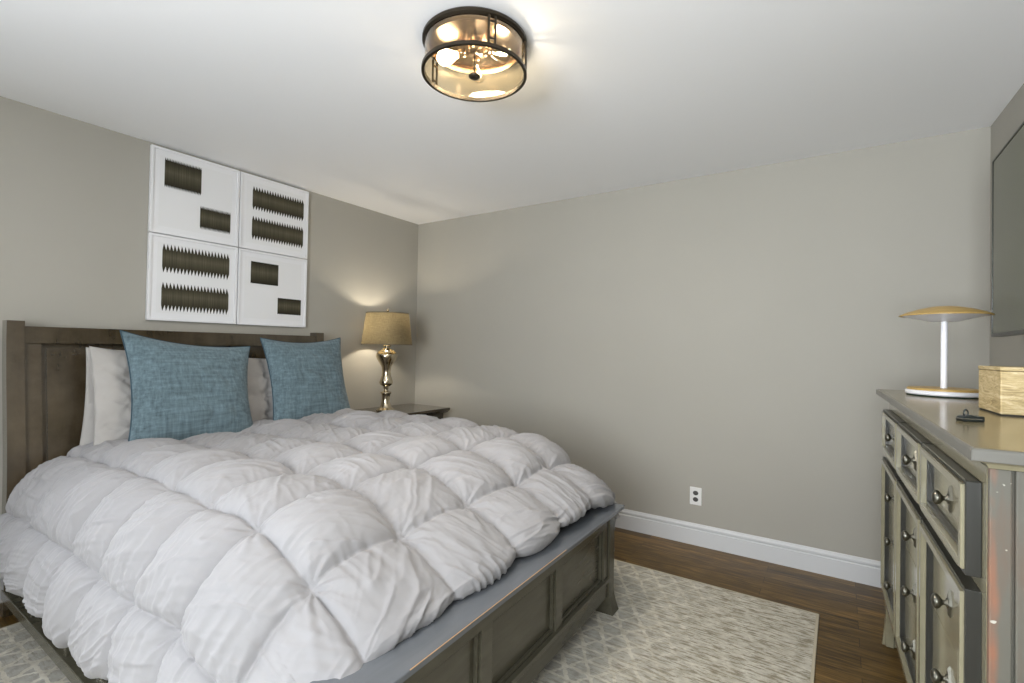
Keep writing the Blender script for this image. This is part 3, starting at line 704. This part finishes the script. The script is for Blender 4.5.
# near end: framed panel
b = MB(); ye = -DL+CE
for x0, x1, z0, z1 in ((CI,.076,.275,1.07),(.080,.102,.275,1.07),(DD-.08,DD-.006,.275,1.07),(.102,DD-.08,.275,.34),(.102,DD-.08,.99,1.07)): b.box((x0,ye-.014,z0),(x1,ye,z1))
b.box((.075,ye-.006,.275),(.081,ye,1.07))
b.build('end_frame', DEND, dr, bev=.003)
b = MB(); b.box((.102,ye-.004,.34),(DD-.08,ye+.001,.99)); b.build('end_panel', DRS, dr)
# drawer fronts: bold bolection frame, sunk field, diamond backplate and knob
def drawer(y0, y1, z0, z1, kz=None, name='drawer', splits=()):
    xf = CI
    d = MB(); t = .030; ps = .024
    Y0, Y1 = -y1, -y0
    d.cur = 0
    def frame(o_, x0, x1):  # ring of boxes between outline inset o_[0] and o_[1]
        a, c = o_
        d.box((x0,Y0+a,z0+a),(x1,Y0+c,z1-a)); d.box((x0,Y1-c,z0+a),(x1,Y1-a,z1-a)); d.box((x0,Y0+c,z0+a),(x1,Y1-c,z0+c)); d.box((x0,Y0+c,z1-c),(x1,Y1-c,z1-a))
    d.cur = 1; frame((0,.009), xf-ps, xf)
    d.cur = 0; frame((.009,.026), xf-ps-.006, xf)
    d.cur = 1; frame((.026,.034), xf-ps+.006, xf)
    d.cur = 0
    if not splits: d.box((xf-.004,Y0+.034,z0+.034),(xf,Y1-.034,z1-.034))
    else: d.cur = 1; d.box((xf-.0015,Y0+.034,z0+.034),(xf,Y1-.034,z1-.034))
    o = d.build(name, [DRS, DEDGE], dr, bev=.002)
    def pull(parent, z):
        yc = (Y0+Y1)/2
        p = MB(); x_ = xf-.004; q = .030
        p.add([(x_,yc-q*.62,z),(x_,yc,z-q*1.1),(x_,yc+q*.62,z),(x_,yc,z+q*1.1),(x_-.005,yc-q*.5,z),(x_-.005,yc,z-q*.9),(x_-.005,yc+q*.5,z),(x_-.005,yc,z+q*.9)],
              [(0,1,2,3),(7,6,5,4),(0,4,5,1),(1,5,6,2),(2,6,7,3),(3,7,4,0)])
        p.build('backplate', PEWTER, parent)
        k = MB(); k.lathe([(0,.031),(.009,.030),(.0155,.026),(.0165,.020),(.013,.015),(.006,.011),(.005,.005),(.011,.003),(.011,0),(0,0)], (x_-.004, yc, z), 20, 'x'); k.build('knob', PEWTER, parent, smooth=True)
    if not splits: pull(o, (z0+z1)/2)
    else:
        zz = [z1-.034] + list(splits) + [z0+.034]
        for a, c, kz_ in zip(zz[:-1], zz[1:], kz):
            f = MB(); f.box((xf-.004, Y0+.034, c+(.0012 if c in splits else 0)), (xf-.001, Y1-.034, a-(.0012 if a in splits else 0)))
            pull(f.build('drawer', DRS, dr), kz_)
c0, c1 = .070, DL-.145; gp = .012; cw = (c1-c0-2*gp)/3
for i in range(3):
    y0 = c0+i*(cw+gp); drawer(y0, y0+cw, .850, 1.032)
for i in range(3):
    y0 = c0+i*(cw+gp); drawer(y0, y0+cw, .255, .824, [.700,.525,.350], 'drawer_frame', (.612,.437))

# ------------------------------------------------------------------ things on the dresser
def on_dresser(x, y): return (x, y, DH)
dl = thing('table_lamp', 'white post table lamp with flat honey wood disc shade on dresser', 'lamp', (3.705, -.87, DH))
b = MB(); b.lathe([(0,0),(.112,0),(.114,.003),(.112,.005),(0,.005)], n=72); b.build('felt_pad', FELT, dl)
b = MB(); b.lathe([(0,.005),(.114,.005),(.118,.009),(.118,.019),(.114,.022),(0,.022)], n=80); autosmooth(b.build('base_disc', WHITEP, dl))
b = MB(); b.lathe([(0,.022),(.113,.022),(.113,.028),(.110,.0305),(0,.0305)], n=80); autosmooth(b.build('wood_base_top', BAMBOO, dl))
b = MB(); b.lathe([(0,.0305),(.0105,.0305),(.0105,.318),(0,.318)], n=28); autosmooth(b.build('post', WHITEP, dl))
b = MB(); b.lathe([(0,.350),(.04,.347),(.08,.338),(.12,.324),(.135,.317),(.140,.314),(.140,.3115),(.13,.3115),(.0,.3115)], n=96); autosmooth(b.build('shade_disc', BAMBOO, dl), .5)
b = MB(); b.lathe([(.128,.3115),(.10,.305),(.07,.297),(.045,.290),(.035,.289),(0,.289)], n=96); autosmooth(b.build('white_diffuser', WHITEP, dl), .5)

bxo = thing('storage_box', 'straw coloured woven box standing on the dresser', 'box', (3.711, -1.405, DH), .06)
b = MB(); b.box((0.002,-.183,.0),(.26,-.002,.004)); b.build('base_liner', BLACKF, bxo)
b = MB(); b.box((0,-.185,.004),(.262,0,.118)); b.build('body', BOX, bxo, bev=.003)
b = MB(); b.box((-.001,-.186,.119),(.263,.001,.129)); b.build('lid', BOX, bxo, bev=.002)

CS = .75
cp = thing('binder_clip', 'small dark metal clip with a ring lying on the dresser top', 'clip', (3.628, -1.80, DH), .45)
b = MB(); b.prism([(-.040,.0),(-.044,.006),(-.036,.012),(-.005,.016),(.018,.012),(.026,.013),(.042,.013),(.044,.003),(.040,.0)], -.012, .012); b.build('body', CLIPM, cp, bev=.0015)
b = MB(); b.box((-.046,-.014,.0062),(.030,.014,.0078)); b.build('steel_strip', CLIPL, cp)
b = MB(); b.tube([(-.016+.0085*math.cos(a), 0, .019+.0085*math.sin(a)) for a in np.linspace(0,2*PI,25)], .0024, 8); b.build('loop', CLIPM, cp, smooth=True)
b = MB(); b.tube([(.020,0,.007),(.046,0,.007)], .0065, 12); b.build('barrel', CLIPM, cp, smooth=True)
cp.scale = (.56, .9, 1.0)
